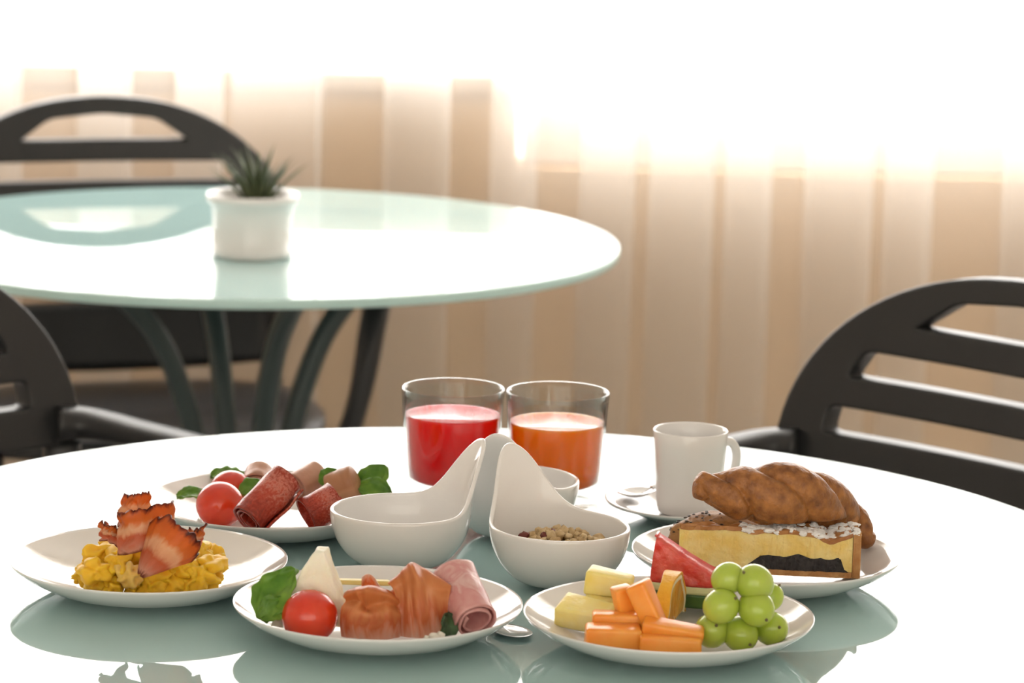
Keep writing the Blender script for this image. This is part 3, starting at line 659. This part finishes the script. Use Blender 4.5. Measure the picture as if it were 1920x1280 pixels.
# ------------------------------------------------------------------ cheese
M_chz = mat('pale_cheese', (0.90, 0.85, 0.66), 0.45, (0.93, 0.89, 0.74), 60, sub=0.25, subr=(0.006, 0.004, 0.002), bump=0.5, bscale=220)
M_ychz = mat('yellow_cheese', (0.80, 0.66, 0.25), 0.4, sub=0.2)
def prism(name, tri, thick, dirn, material, sub=16, rough=0.0012, seed=0, holes=()):
    """solid slab from a planar outline, its faces broken up by fine noise"""
    bm = bmesh.new(); vs = [bm.verts.new(Vector(p)) for p in tri]; f = bm.faces.new(vs)
    r = bmesh.ops.extrude_face_region(bm, geom=[f]); ev = [g for g in r['geom'] if isinstance(g, bmesh.types.BMVert)]
    bmesh.ops.translate(bm, verts=ev, vec=Vector(dirn).normalized() * thick)
    bmesh.ops.recalc_face_normals(bm, faces=bm.faces)
    bmesh.ops.bevel(bm, geom=bm.edges[:], offset=0.0012, segments=2, affect='EDGES', profile=0.5)
    bmesh.ops.triangulate(bm, faces=bm.faces)
    for _ in range(4):
        es = [e for e in bm.edges if e.calc_length() > 0.0035]
        if not es: break
        bmesh.ops.subdivide_edges(bm, edges=es, cuts=1); bmesh.ops.triangulate(bm, faces=[f for f in bm.faces if len(f.verts) > 3])
    bm.normal_update()
    for v in bm.verts:
        d = rough * (noise.noise(v.co * 160 + Vector((seed, 0, 0))) + 0.7 * noise.noise(v.co * 420))
        for (hc, hr) in holes:
            q = (v.co - hc).length / hr
            if q < 1: d -= hr * 0.55 * (1 - q * q)
        v.co += v.normal * d
    return bmobj(name, bm, material)
a, b_, c = atz(504, 1176, 0.7525), atz(652, 1160, 0.7525), atz(598, 1036, 0.7525)
Yc = a.y
A = Vector((a.x, Yc, 0.7525)); B = Vector((a.x + 0.0545, Yc + 0.006, 0.7525)); top = aty(596, 1034, Yc + 0.012)
o = prism('cheese_wedge', [A, B, top + Vector((0.004, 0, 0)), top - Vector((0.003, 0, 0))], 0.012, (0.25, 1, 0.1), M_chz, seed=1,
          holes=[(aty(px, py, Yc + 0.006) + Vector((0, -0.002, 0)), hr) for px, py, hr in ((612, 1062, 0.0042), (602, 1095, 0.0035), (618, 1088, 0.003), (590, 1075, 0.0022), (618, 1110, 0.0024))])
tag(o, 'pale cheese wedge standing on its edge behind the tomato', 'cheese')
p = atz(678, 1092, 0.765)
o = box('cheese_slice', (0, 0, 0), (0.040, 0.022, 0.0035), M_ychz, bev=0.001); rigid(o, (p.x, p.y, 0.7655), (-0.2, 0.03, 0.1)); tag(o, 'flat yellow cheese slice lying behind the prosciutto', 'cheese')
M_crumb = mat('white_cheese_crumb', (0.85, 0.82, 0.72), 0.7, bump=0.5, scale=300)
for k, (px, py, s, lb) in enumerate(((813, 1193, 0.0035, 'largest white cheese crumb in front of the prosciutto peak'), (827, 1191, 0.003, 'white cheese crumb close to the ham roll and dark leaf'), (800, 1195, 0.0022, 'smallest white cheese crumb in front of the prosciutto peak'))):
    o = bmobj('cheese_crumb', lump((s, s, s * 0.8), k + 60, 0.3, 2, 2), M_crumb); o.location = atz(px, py, 0.760); tag(o, lb, 'cheese', 'white cheese crumbs')

# ------------------------------------------------------------------ scrambled eggs and bacon
M_egg = mat('scrambled_egg', (0.98, 0.53, 0.010), 0.35, (1.0, 0.65, 0.04), 70, sub=0.3, subr=(0.006, 0.003, 0.001), bump=0.35, bscale=150)
M_eggw = mat('pale_egg', (0.88, 0.66, 0.22), 0.35, (0.86, 0.50, 0.05), 60, sub=0.3, subr=(0.006, 0.004, 0.001), bump=0.35, bscale=150)
egg = thing('scrambled_eggs', 'mound of yellow scrambled eggs under the bacon', 'scrambled eggs', (P_EGG[0], P_EGG[1], TZ + 0.004))
curds = [bmobj('egg_curd', lump((1, 0.8, 0.68), k, 0.34, 1.6, 4, 0.06, 5.0), M_eggw if k == 2 else M_egg) for k in range(6)]
re_ = random.Random(21); first = [True] * 6
EX0 = P_EGG[0] - 0.001
def curd(x, y, z, s, k):
    z = max(z, plate_z(math.hypot(x - P_EGG[0], y - P_EGG[1]) + 0.5 * s) + 1.12 * s)
    o = curds[k] if first[k] else curds[k].copy()
    if not first[k]: COL.objects.link(o)
    first[k] = False; o.parent = egg
    o.location = (x - P_EGG[0], y - P_EGG[1], z - TZ - 0.004); o.scale = (s * re_.uniform(0.85, 1.25), s * re_.uniform(0.85, 1.1), s * re_.uniform(0.8, 1.1))
    o.rotation_euler = (re_.uniform(-0.6, 0.6), re_.uniform(-0.6, 0.6), re_.uniform(0, 6.28))
for px, py, z, s, k in ((178, 1070, 0.766, 0.0125, 0), (160, 1078, 0.754, 0.008, 1), (185, 1040, 0.772, 0.0105, 3), (205, 1085, 0.757, 0.0125, 4), (240, 1078, 0.764, 0.0115, 2), (252, 1098, 0.7535, 0.0095, 5),
                        (215, 1103, 0.7525, 0.009, 1), (285, 1098, 0.754, 0.0105, 0), (318, 1090, 0.757, 0.012, 3), (348, 1098, 0.7535, 0.0095, 4), (375, 1092, 0.756, 0.0125, 5), (392, 1060, 0.766, 0.0115, 0),
                        (360, 1070, 0.764, 0.0105, 1), (330, 1065, 0.766, 0.012, 3), (295, 1070, 0.765, 0.0115, 4), (222, 1055, 0.770, 0.0115, 5), (240, 1040, 0.774, 0.0125, 0), (205, 1025, 0.774, 0.0105, 1), (180, 1095, 0.754, 0.0105, 3), (395, 1088, 0.754, 0.0085, 1), (150, 1082, 0.752, 0.0055, 4)):
    q = atz(px, py, z); curd(q.x, q.y, z, s, k)
for k in range(26):
    a = re_.uniform(0, 2 * PI); rr = 0.040 * math.sqrt(re_.random()); zz = 0.756 + 0.022 * (1 - (rr / 0.042) ** 2)
    curd(EX0 + 0.006 + rr * 1.018 * math.cos(a), P_EGG[1] + 0.008 + rr * 0.72 * math.sin(a), zz, re_.uniform(0.009, 0.013), re_.choice((0, 1, 3, 4, 5)))
S_bac = streak_mat('fried_bacon', [(0.0, (0.10, 0.016, 0.008)), (0.04, (0.34, 0.055, 0.015)), (0.11, (0.76, 0.19, 0.03)), (0.30, (0.80, 0.25, 0.05)), (0.42, (0.90, 0.58, 0.34)), (0.52, (0.86, 0.50, 0.28)), (0.62, (0.66, 0.16, 0.06)), (0.78, (0.70, 0.24, 0.13)), (0.92, (0.72, 0.38, 0.26)), (1.0, (0.26, 0.06, 0.03))], 4, 0.6, rough=0.3, transl=0.5, bump=0.4, noise_amt=0.22, stretch=(5, 1, 1))
GB = 'fried bacon on the scrambled eggs'
def bacon_band(pts, height, label, seed, lean=(0, 0, 0), ragged=0.06):
    path = catmull(pts, 10)
    def fn(u, v):
        f = u * (len(path) - 1); i = min(int(f), len(path) - 2); p = path[i].lerp(path[i + 1], f - i)
        e = ragged * nz((u * 14, seed, 0), 1, seed) + ragged * 0.6 * nz((u * 37, seed, 2), 1, seed)
        hh = height * (1 - v) * (1 + e); w_ = 0.0018 * nz((u * 6, v * 4, seed), 1, seed) * 2
        return p + Vector(lean) * (1 - v) + Vector((w_, w_ * 0.8, hh))
    return tag(grid_sheet('bacon_strip', fn, 60, 16, S_bac, None, thick=0.0011), label, 'bacon', GB)
be = atz(255, 1035, 0.783)
def bp(px, py, Y): return aty(px, py, Y)
Yb = be.y
bacon_band([bp(222, 1040, Yb - 0.004), bp(232, 1040, Yb - 0.013), bp(262, 1034, Yb - 0.015), bp(292, 1026, Yb - 0.006), bp(322, 1020, Yb + 0.002), bp(324, 1018, Yb + 0.014)], 0.030, 'upright browned bacon strip wrapped around the egg mound', 1, lean=(0.0, 0.004, 0))
bacon_band([bp(222, 985, Yb + 0.016), bp(232, 988, Yb + 0.006), bp(252, 985, Yb + 0.003), bp(274, 982, Yb + 0.010)], 0.0225, 'crisp bacon strip curling up highest above the eggs', 2, lean=(0.003, 0.004, 0), ragged=0.10)
bacon_band([bp(190, 1012, Yb + 0.010), bp(206, 1016, Yb + 0.002), bp(222, 1024, Yb + 0.006), bp(236, 1030, Yb + 0.014)], 0.0125, 'small crisp bacon end jutting out over the eggs', 3, ragged=0.22)
tip = aty(264, 1078, Yb - 0.024); mouth = aty(330, 1004, Yb - 0.008); bt, bs, bu = frame(mouth - tip)
def cone(u, v):
    an = -2.6 + u * 5.6; t = 1 - v; L = (mouth - tip).length
    rag = 0.16 * nz((u * 15, 5, 1), 1, 4) + 0.08 * nz((u * 41, 5, 1), 1, 4) + 0.14 * math.sin(an * 1.5 + 0.6)
    R = 0.0025 + 0.0215 * t ** 0.85 * (1 + 0.10 * math.sin(an * 2 + 1))
    return tip + bt * (L * t * (1 + rag * t)) + bs * (R * math.cos(an)) * 1.05 + bu * (R * 0.85 * math.sin(an))
tag(grid_sheet('bacon_strip', cone, 60, 18, S_bac, None, thick=0.0011), 'bacon slice rolled into a cone in front of the upright strip', 'bacon', GB)
bacon_band([bp(345, 1030, Yb - 0.012), bp(352, 1034, Yb - 0.006), bp(366, 1032, Yb - 0.002), bp(374, 1024, Yb + 0.006)], 0.016, 'crisp browned bacon end curling beside the cone', 6, lean=(0.004, 0, 0), ragged=0.15)

# ------------------------------------------------------------------ fruit
M_pine = mat('pineapple', (0.90, 0.73, 0.20), 0.3, (0.94, 0.83, 0.40), 50, sub=0.4, subr=(0.01, 0.008, 0.002), bump=0.4, bscale=130)
M_melon = mat('cantaloupe', (0.95, 0.30, 0.03), 0.28, (0.97, 0.40, 0.07), 40, sub=0.4, subr=(0.012, 0.005, 0.002), bump=0.2, bscale=120)
GF = 'fruit pieces on the fruit plate'
def chunk(name, px, py, z, s, rot, material, label, cat, taper=0.0, bev=0.0022, seed=0):
    bm = bmesh.new(); bmesh.ops.create_cube(bm, size=1)
    for v in bm.verts:
        k = 1 - taper * (v.co.x + 0.5); v.co = Vector((v.co.x * s[0] * 0.96, v.co.y * s[1] * k * 0.92, v.co.z * s[2] * 0.96 * (1 - 0.3 * taper * (v.co.x + 0.5))))
    bmesh.ops.bevel(bm, geom=bm.edges[:], offset=bev, segments=3, affect='EDGES', profile=0.5)
    for v in bm.verts: v.co += Vector([0.0008 * nz(v.co * 60, 1, seed + k) * 2 for k in range(3)])
    o = bmobj(name, bm, material); rigid(o, atz(px, py, z), rot); tag(o, label, cat, GF); return o
zb = TZ + 0.0055
chunk('pineapple_piece', 1098, 1152, 0.759, (0.040, 0.026, 0.016), (0.28, 0.10, -0.35), M_pine, 'thick pineapple piece lying at the plate rim', 'pineapple', 0.1, seed=1)
chunk('pineapple_piece', 1135, 1128, 0.762, (0.026, 0.018, 0.012), (0.2, 0.1, 0.5), M_pine, 'pineapple piece resting on the thick pineapple piece', 'pineapple', 0.2, seed=2)
chunk('pineapple_piece', 1143, 1092, 0.776, (0.034, 0.018, 0.019), (0.15, 0.12, -0.2), M_pine, 'pineapple chunk lying highest beside the orange slice', 'pineapple', 0.3, seed=3)
chunk('melon_piece', 1150, 1194, 0.757, (0.039, 0.022, 0.017), (0, 0.02, 0.05), M_melon, 'cantaloupe block at the front rim next to the pineapple', 'melon', seed=4)
chunk('melon_piece', 1160, 1168, 0.762, (0.037, 0.018, 0.016), (0, 0.0, -0.06), M_melon, 'cantaloupe block behind the front block', 'melon', seed=5)
chunk('melon_piece', 1258, 1207, 0.7555, (0.043, 0.020, 0.0135), (0, 0.05, -0.04), M_melon, 'long cantaloupe block at the front rim beside the grapes', 'melon', 0.1, seed=6)
chunk('melon_piece', 1262, 1182, 0.763, (0.043, 0.018, 0.011), (0.15, 0.12, -0.12), M_melon, 'cantaloupe wedge leaning on the long block', 'melon', 0.15, seed=7)
chunk('melon_piece', 1212, 1134, 0.777, (0.034, 0.017, 0.015), (0.1, 1.12, -0.3), M_melon, 'cantaloupe wedge standing upright by the orange slice', 'melon', 0.2, seed=8)
chunk('melon_piece', 1172, 1133, 0.773, (0.028, 0.014, 0.014), (0, 1.35, 0.4), M_melon, 'narrow cantaloupe wedge standing beside the pineapple', 'melon', 0.2, seed=9)
# orange slice: half wheel with pith and peel, standing on its cut edge
M_oflesh = mat('orange_flesh', (0.88, 0.40, 0.04), 0.25, (0.93, 0.58, 0.14), 60, transl=0.3, bump=0.4, bscale=150)
M_pith = mat('orange_pith', (0.88, 0.76, 0.52), 0.6)
M_peel = mat('orange_peel', (0.90, 0.48, 0.03), 0.35, (0.86, 0.42, 0.02), 120, bump=0.5, bscale=260)
oz = atz(1252, 1160, 0.752)
orange = thing('orange_slice', 'orange half slice with peel standing up beside the watermelon', 'orange', (oz.x, oz.y - 0.006, 0.7535)); orange.rotation_euler = (0.05, 0.10, math.radians(76))
def halfring(name, r0, r1, th, material, a0=0.05, a1=PI - 0.05):
    V, F = [], []; n = 36
    for i in range(n + 1):
        a = a0 + (a1 - a0) * i / n
        for (r, y) in ((r0, -th / 2), (r1, -th / 2), (r1, th / 2), (r0, th / 2)):
            V.append((r * math.cos(a), y * (1 + 0.15 * math.sin(a * 5)), r * math.sin(a) * 1.0))
    for i in range(n):
        for k in range(4): F.append((i * 4 + k, i * 4 + (k + 1) % 4, i * 4 + 4 + (k + 1) % 4, i * 4 + 4 + k))
    F.append((0, 1, 2, 3)); F.append((n * 4 + 3, n * 4 + 2, n * 4 + 1, n * 4))
    o = pmesh(name, V, F, material, orange, smooth=False); mod_bevel(o, 0.0006); return o
RO = 0.034
for k in range(5):
    a0 = 0.08 + k * (PI - 0.16) / 5; halfring('orange_segment', 0.003, RO - 0.005, 0.0085, M_oflesh, a0 + 0.025, a0 + (PI - 0.16) / 5 - 0.025)
halfring('pith', RO - 0.0052, RO - 0.0022, 0.0100, M_pith); halfring('membrane', 0.002, RO - 0.005, 0.0070, M_pith)
halfring('peel', RO - 0.0022, RO, 0.0104, M_peel)
# watermelon wedge
M_wat = mat('watermelon_flesh', (0.66, 0.045, 0.04), 0.25, (0.74, 0.13, 0.10), 90, sub=0.3, subr=(0.01, 0.002, 0.002), bump=0.7, bscale=160)
M_rind = mat('pale_rind', (0.72, 0.70, 0.42), 0.4, (0.64, 0.68, 0.36), 40)
M_skin = mat('green_rind', (0.02, 0.06, 0.012), 0.3, (0.05, 0.13, 0.025), 50)
wc = atz(1300, 1160, 0.7495)
wat = thing('watermelon_wedge', 'red watermelon wedge with green rind standing behind the grapes', 'watermelon', (wc.x + 0.002, wc.y + 0.022, 0.7560)); wat.rotation_euler = (0.10, 0, math.radians(-14)); wat.scale = (1, 1, 0.86)
def wslab(name, z0, z1, material, th0, seed, rough=0.0008):
    """layer of the wedge between heights z0..z1; outline narrows to the tip at upper left"""
    def xl(z): return -0.031 + 0.004 * (z / 0.056) ** 2
    def xr(z): return 0.022 - 0.050 * max(0, (z - 0.022) / 0.034) ** 0.9 if z > 0.022 else 0.022
    bm = bmesh.new(); nz_, nx = max(2, int((z1 - z0) / 0.002)), 22; rows = []
    for j in range(nz_ + 1):
        z = z0 + (z1 - z0) * j / nz_; row = []
        t = th0 * (1 - 0.55 * z / 0.056)
        for side in (0, 1):
            for i in range(nx + 1):
                s = i / nx if side == 0 else 1 - i / nx
                x = xl(z) + (xr(z) - xl(z)) * s
                zz = z + 0.5 * (x * x) * 5 * (1 - z / 0.056)
                row.append(bm.verts.new((x, (-t / 2 if side == 0 else t / 2) + rough * nz((x * 150, z * 150, side), 1, seed), zz)))
        rows.append(row)
    n = len(rows[0])
    for j in range(nz_):
        for i in range(n): bm.faces.new((rows[j][i], rows[j][(i + 1) % n], rows[j + 1][(i + 1) % n], rows[j + 1][i]))
    bm.faces.new(rows[0][::-1]); bm.faces.new(rows[-1])
    o = bmobj(name, bm, material, wat, smooth=True); return o
wslab('skin', 0.0, 0.011, M_skin, 0.026, 1, 0.0002); wslab('rind', 0.011, 0.0175, M_rind, 0.0258, 2, 0.0003); wslab('flesh', 0.0175, 0.0565, M_wat, 0.0256, 3, 0.0012)
# grapes
M_grape = mat('green_grape', (0.38, 0.50, 0.05), 0.14, (0.46, 0.56, 0.09), 30, sub=0.7, subr=(0.012, 0.014, 0.004), coat=0.2)
M_stem = mat('grape_stem', (0.16, 0.13, 0.05), 0.7)
for k, (px, py, z, r, lb) in enumerate(((1335, 1182, 0.7605, 0.0128, 'green grape on the plate against the melon block'), (1388, 1188, 0.7590, 0.0130, 'green grape on the plate in the middle of the cluster'), (1446, 1178, 0.7605, 0.0125, 'green grape on the plate at the outer rim'),
                                      (1352, 1136, 0.780, 0.0128, 'green grape resting on the one against the melon'), (1418, 1140, 0.779, 0.0132, 'green grape resting above the middle one'), (1365, 1084, 0.797, 0.0118, 'green grape topmost beside the watermelon'),
                                      (1415, 1093, 0.795, 0.0138, 'largest green grape at the top of the cluster'), (1446, 1128, 0.778, 0.0100, 'small green grape half hidden behind the cluster'))):
    t = thing('grape', lb, 'grape', atz(px, py, z), group='green grapes in a cluster')
    if k == 7: t.location.y += 0.012
    bm = bmesh.new(); bmesh.ops.create_uvsphere(bm, u_segments=32, v_segments=20, radius=r * 0.96); bmesh.ops.scale(bm, vec=(0.97, 0.97, 1.06), verts=bm.verts)
    bmobj('grape_skin', bm, M_grape, t)
    lathe('stem_scar', [(0.0, r * 1.018 + 0.0016), (0.0008, r * 1.018 + 0.0012), (0.0013, r * 1.018 - 0.0006), (0.0, r * 1.018 - 0.0008)], M_stem, t, 10)
    t.rotation_euler = [(1.0, 0.3, 0), (1.9, 0, 0.5), (1.2, 0.5, 0.2), (0.5, 0.9, 0.0), (2.0, -0.5, 0.3), (0.3, 0.9, 0), (0.4, -0.8, 0.2), (0.5, 0.4, 1)][k]

# ------------------------------------------------------------------ cake slice
M_crust = mat('baked_crust', (0.42, 0.19, 0.06), 0.7, (0.56, 0.31, 0.12), 90, bump=0.9, bscale=180)
M_top = mat('browned_cake_top', (0.33, 0.12, 0.03), 0.5, (0.50, 0.24, 0.08), 60, bump=0.5, bscale=150)
M_cust = mat('yellow_custard', (0.82, 0.58, 0.16), 0.55, (0.86, 0.69, 0.30), 60, sub=0.2, subr=(0.006, 0.004, 0.002), bump=0.8, bscale=260)
M_poppy = mat('black_filling', (0.010, 0.008, 0.010), 0.5, (0.025, 0.02, 0.022), 200, bump=0.9, bscale=350)
M_sugar = mat('powdered_sugar', (0.90, 0.89, 0.88), 0.9, bump=0.6, scale=400)
zt = TZ + 0.0108
ct = atz(1268, 1055, zt + 0.006); ce = atz(1612, 1085, zt)
cake = thing('cake_slice', 'wedge of layered cake with black filling and powdered sugar under the croissant', 'cake', (ct.x, ct.y, zt))
d0 = Vector((ce.x - ct.x, ce.y - ct.y, 0)); CL = d0.length; da = math.atan2(d0.y, d0.x); WA = math.radians(18)
def cake_xy(s, t):
    a = da + WA * t; r = CL * s; return Vector((r * math.cos(a), r * math.sin(a), 0))
def cake_layer(name, s0, s1, zlo, zhi, material, ns=46, nt=10, rough=0.0006, seed=0, inset=0.0):
    bm = bmesh.new(); g = [[[None, None] for _ in range(nt + 1)] for _ in range(ns + 1)]
    for i in range(ns + 1):
        s = s0 + (s1 - s0) * i / ns
        for j in range(nt + 1):
            t = j / nt; tt = inset + t * (1 - 2 * inset)
            for h, fn in enumerate((zlo, zhi)):
                p = cake_xy(max(s, 0.012), tt); z = fn(s, t)
                if j in (0, nt): p += Vector((0, (-1 if j == 0 else 1) * rough * nz((s * 60, z * 500, h), 1, seed) * 2, 0))
                g[i][j][h] = bm.verts.new((p.x, p.y, z))
    def q(a, b_, c, d):
        try: bm.faces.new((a, b_, c, d))
        except ValueError: pass
    for i in range(ns):
        for j in range(nt):
            q(g[i][j][0], g[i][j + 1][0], g[i + 1][j + 1][0], g[i + 1][j][0]); q(g[i][j][1], g[i + 1][j][1], g[i + 1][j + 1][1], g[i][j + 1][1])
        q(g[i][0][0], g[i + 1][0][0], g[i + 1][0][1], g[i][0][1]); q(g[i][nt][0], g[i][nt][1], g[i + 1][nt][1], g[i + 1][nt][0])
    for j in range(nt):
        q(g[0][j][0], g[0][j][1], g[0][j + 1][1], g[0][j + 1][0]); q(g[ns][j][0], g[ns][j + 1][0], g[ns][j + 1][1], g[ns][j][1])
    return bmobj(name, bm, material, cake, smooth=False)
HC_ = 0.0325
def ztop(s, t): return HC_ - 0.0012 + 0.0018 * nz((s * 9, t * 3, 0), 1, 2) * 2 + 0.003 * max(0, s - 0.9) / 0.1 - 0.0035 * math.exp(-((s - 0.84) / 0.05) ** 2) + 0.004 * (1 - s)
def zcr(s, t): return ztop(s, t) - 0.0030
def zb1(s, t): return 0.0042 + 0.0006 * nz((s * 25, t, 0), 1, 4)
def zp1(s, t): return zb1(s, t) + max(0.0003, 0.0105 * min(1, max(0, (s - 0.36) / 0.10)) * min(1, max(0, (0.92 - s) / 0.03)) * (1 + 0.22 * nz((s * 10, t * 2, 3), 1, 6) * 2))
cake_layer('bottom_crust', 0.0, 0.955, lambda s, t: 0.0, zb1, M_crust, seed=1)
cake_layer('black_filling', 0.34, 0.935, zb1, zp1, M_poppy, seed=2)
cake_layer('custard', 0.0, 0.955, lambda s, t: zp1(s, t) + 0.00003, zcr, M_cust, seed=3, rough=0.0009)
cake_layer('browned_top', 0.0, 0.955, lambda s, t: zcr(s, t) + 0.00003, ztop, M_top, seed=4, rough=0.0009)
cake_layer('back_crust', 0.957, 1.0, lambda s, t: 0.0, lambda s, t: ztop(s, t) - 0.0015 + 0.002 * nz((t * 9, s, 0), 1, 3), M_crust, ns=5, nt=16, seed=5, rough=0.0012)
rk = random.Random(4)
for k in range(190):
    s = rk.uniform(0.36, 0.99); t = rk.uniform(0.03, 0.95); p = cake_xy(s, t); r = rk.uniform(0.0015, 0.0042)
    bm = lump((r, r * 0.75, 0.0019), k + 100, 0.22, 1.4, 3, 0.06, 4)
    o = bmobj('sugar_patch', bm, M_sugar, cake); o.location = (p.x, p.y, ztop(s, t) - 0.0007); o.rotation_euler = (0, 0, rk.uniform(0, 3))
# seeded pastry behind the cake tip
M_past = mat('dark_pastry', (0.24, 0.10, 0.03), 0.45, (0.42, 0.20, 0.06), 60, bump=0.8, bscale=160)
M_seed = mat('dark_seeds', (0.04, 0.022, 0.014), 0.4)
pc = atz(1350, 985, 0.768)
pas = thing('seeded_pastry', 'dark seeded pastry roll lying between the cup and the cake', 'pastry', (pc.x, 2.388, 0.7665)); pas.rotation_euler = (0, 0, math.radians(14))
o = bmobj('pastry_body', lump((0.040, 0.020, 0.0155), 77, 0.10, 1.8, 4, 0.04, 7), M_past, pas)
bm = bmesh.new(); rq = random.Random(9)
for k in range(110):
    a = rq.uniform(0, 2 * PI); e = rq.uniform(0.15, 1.35); d = Vector((math.cos(a) * math.cos(e), math.sin(a) * math.cos(e), math.sin(e)))
    lb = lump((0.0017, 0.001, 0.0007), k, 0.1, 2, 1); bmesh.ops.rotate(lb, verts=lb.verts, cent=(0, 0, 0), matrix=Matrix.Rotation(rq.uniform(0, 3), 3, 'Z'))
    bmesh.ops.translate(lb, verts=lb.verts, vec=(d.x * 0.0405, d.y * 0.0205, d.z * 0.0162)); tm = bpy.data.meshes.new('t'); lb.to_mesh(tm); lb.free(); bm.from_mesh(tm); bpy.data.meshes.remove(tm)
so_ = bmobj('seeds', bm, M_seed, pas); so_['kind'] = 'stuff'

# ------------------------------------------------------------------ croissant
def croissant_mat():
    mt = mat('croissant_crust', (0.11, 0.030, 0.007), 0.38, (0.47, 0.19, 0.048), 120, detail=9, bump=1.0, bscale=190, ramp=(0.22, 0.72), spec=0.45)
    return mt
spine = catmull([aty(px, py, Y) for px, py, Y in ((1300, 905, 2.335), (1345, 918, 2.338), (1400, 925, 2.342), (1470, 932, 2.347), (1530, 950, 2.364), (1578, 972, 2.383), (1610, 995, 2.384), (1632, 1022, 2.374))], 24)
def crad(s): # radius along the spine 0..1
    P = [(0, 0.0075), (0.05, 0.0105), (0.14, 0.0130), (0.26, 0.0200), (0.38, 0.0245), (0.50, 0.0268), (0.60, 0.0240), (0.72, 0.0175), (0.84, 0.0130), (0.94, 0.0085), (1.0, 0.0030)]
    for (a, ra), (b_, rb) in zip(P, P[1:]):
        if s <= b_: return ra + (rb - ra) * (s - a) / (b_ - a)
    return P[-1][1]
V, F, n, sg = [], [], len(spine), 44
for i, p in enumerate(spine):
    s = i / (n - 1); t = (spine[min(i + 1, n - 1)] - spine[max(i - 1, 0)]).normalized(); sd = t.cross(Vector((0, 1, 0))); sd.normalize(); dp = sd.cross(t).normalized()
    end = min(1, (s / 0.035) ** 0.5) if s < 0.035 else 1
    for k in range(sg):
        an = 2 * PI * k / sg
        ph = s * 4.9 + 0.55 * math.cos(an - 0.6) + 0.12 * nz((math.cos(an), math.sin(an), s * 3), 1, 2)
        fr = ph - math.floor(ph); step = 0.74 + 0.35 * math.sin(min(1, fr * 1.06) * PI) ** 0.38 * (0.86 + 0.14 * fr)
        R = crad(s) * end * step * (1 + 0.025 * nz((math.cos(an) * 3, math.sin(an) * 3, s * 14), 1, 5) * 2 + 0.012 * nz((math.cos(an) * 9, math.sin(an) * 9, s * 50), 1, 7) * 2)
        V.append(p + sd * (R * math.cos(an)) + dp * (R * 0.92 * math.sin(an)))
for i in range(n - 1):
    for k in range(sg): F.append((i * sg + k, i * sg + (k + 1) % sg, (i + 1) * sg + (k + 1) % sg, (i + 1) * sg + k))
F.append(tuple(range(sg))[::-1]); F.append(tuple((n - 1) * sg + k for k in range(sg)))
for v in V:                                                         # it lies on the cake: its underside is flattened there
    q = Vector((v.x - ct.x, v.y - ct.y)); sv = q.length / CL; tv = (math.atan2(q.y, q.x) - da) / WA
    if sv < 1.03 and tv < 1.12: v.z = max(v.z, zt + HC_ + 0.0045)
o = pmesh('croissant', V, F, croissant_mat()); mod_sub(o, 1); tag(o, 'golden brown croissant lying on top of the cake slice', 'croissant')
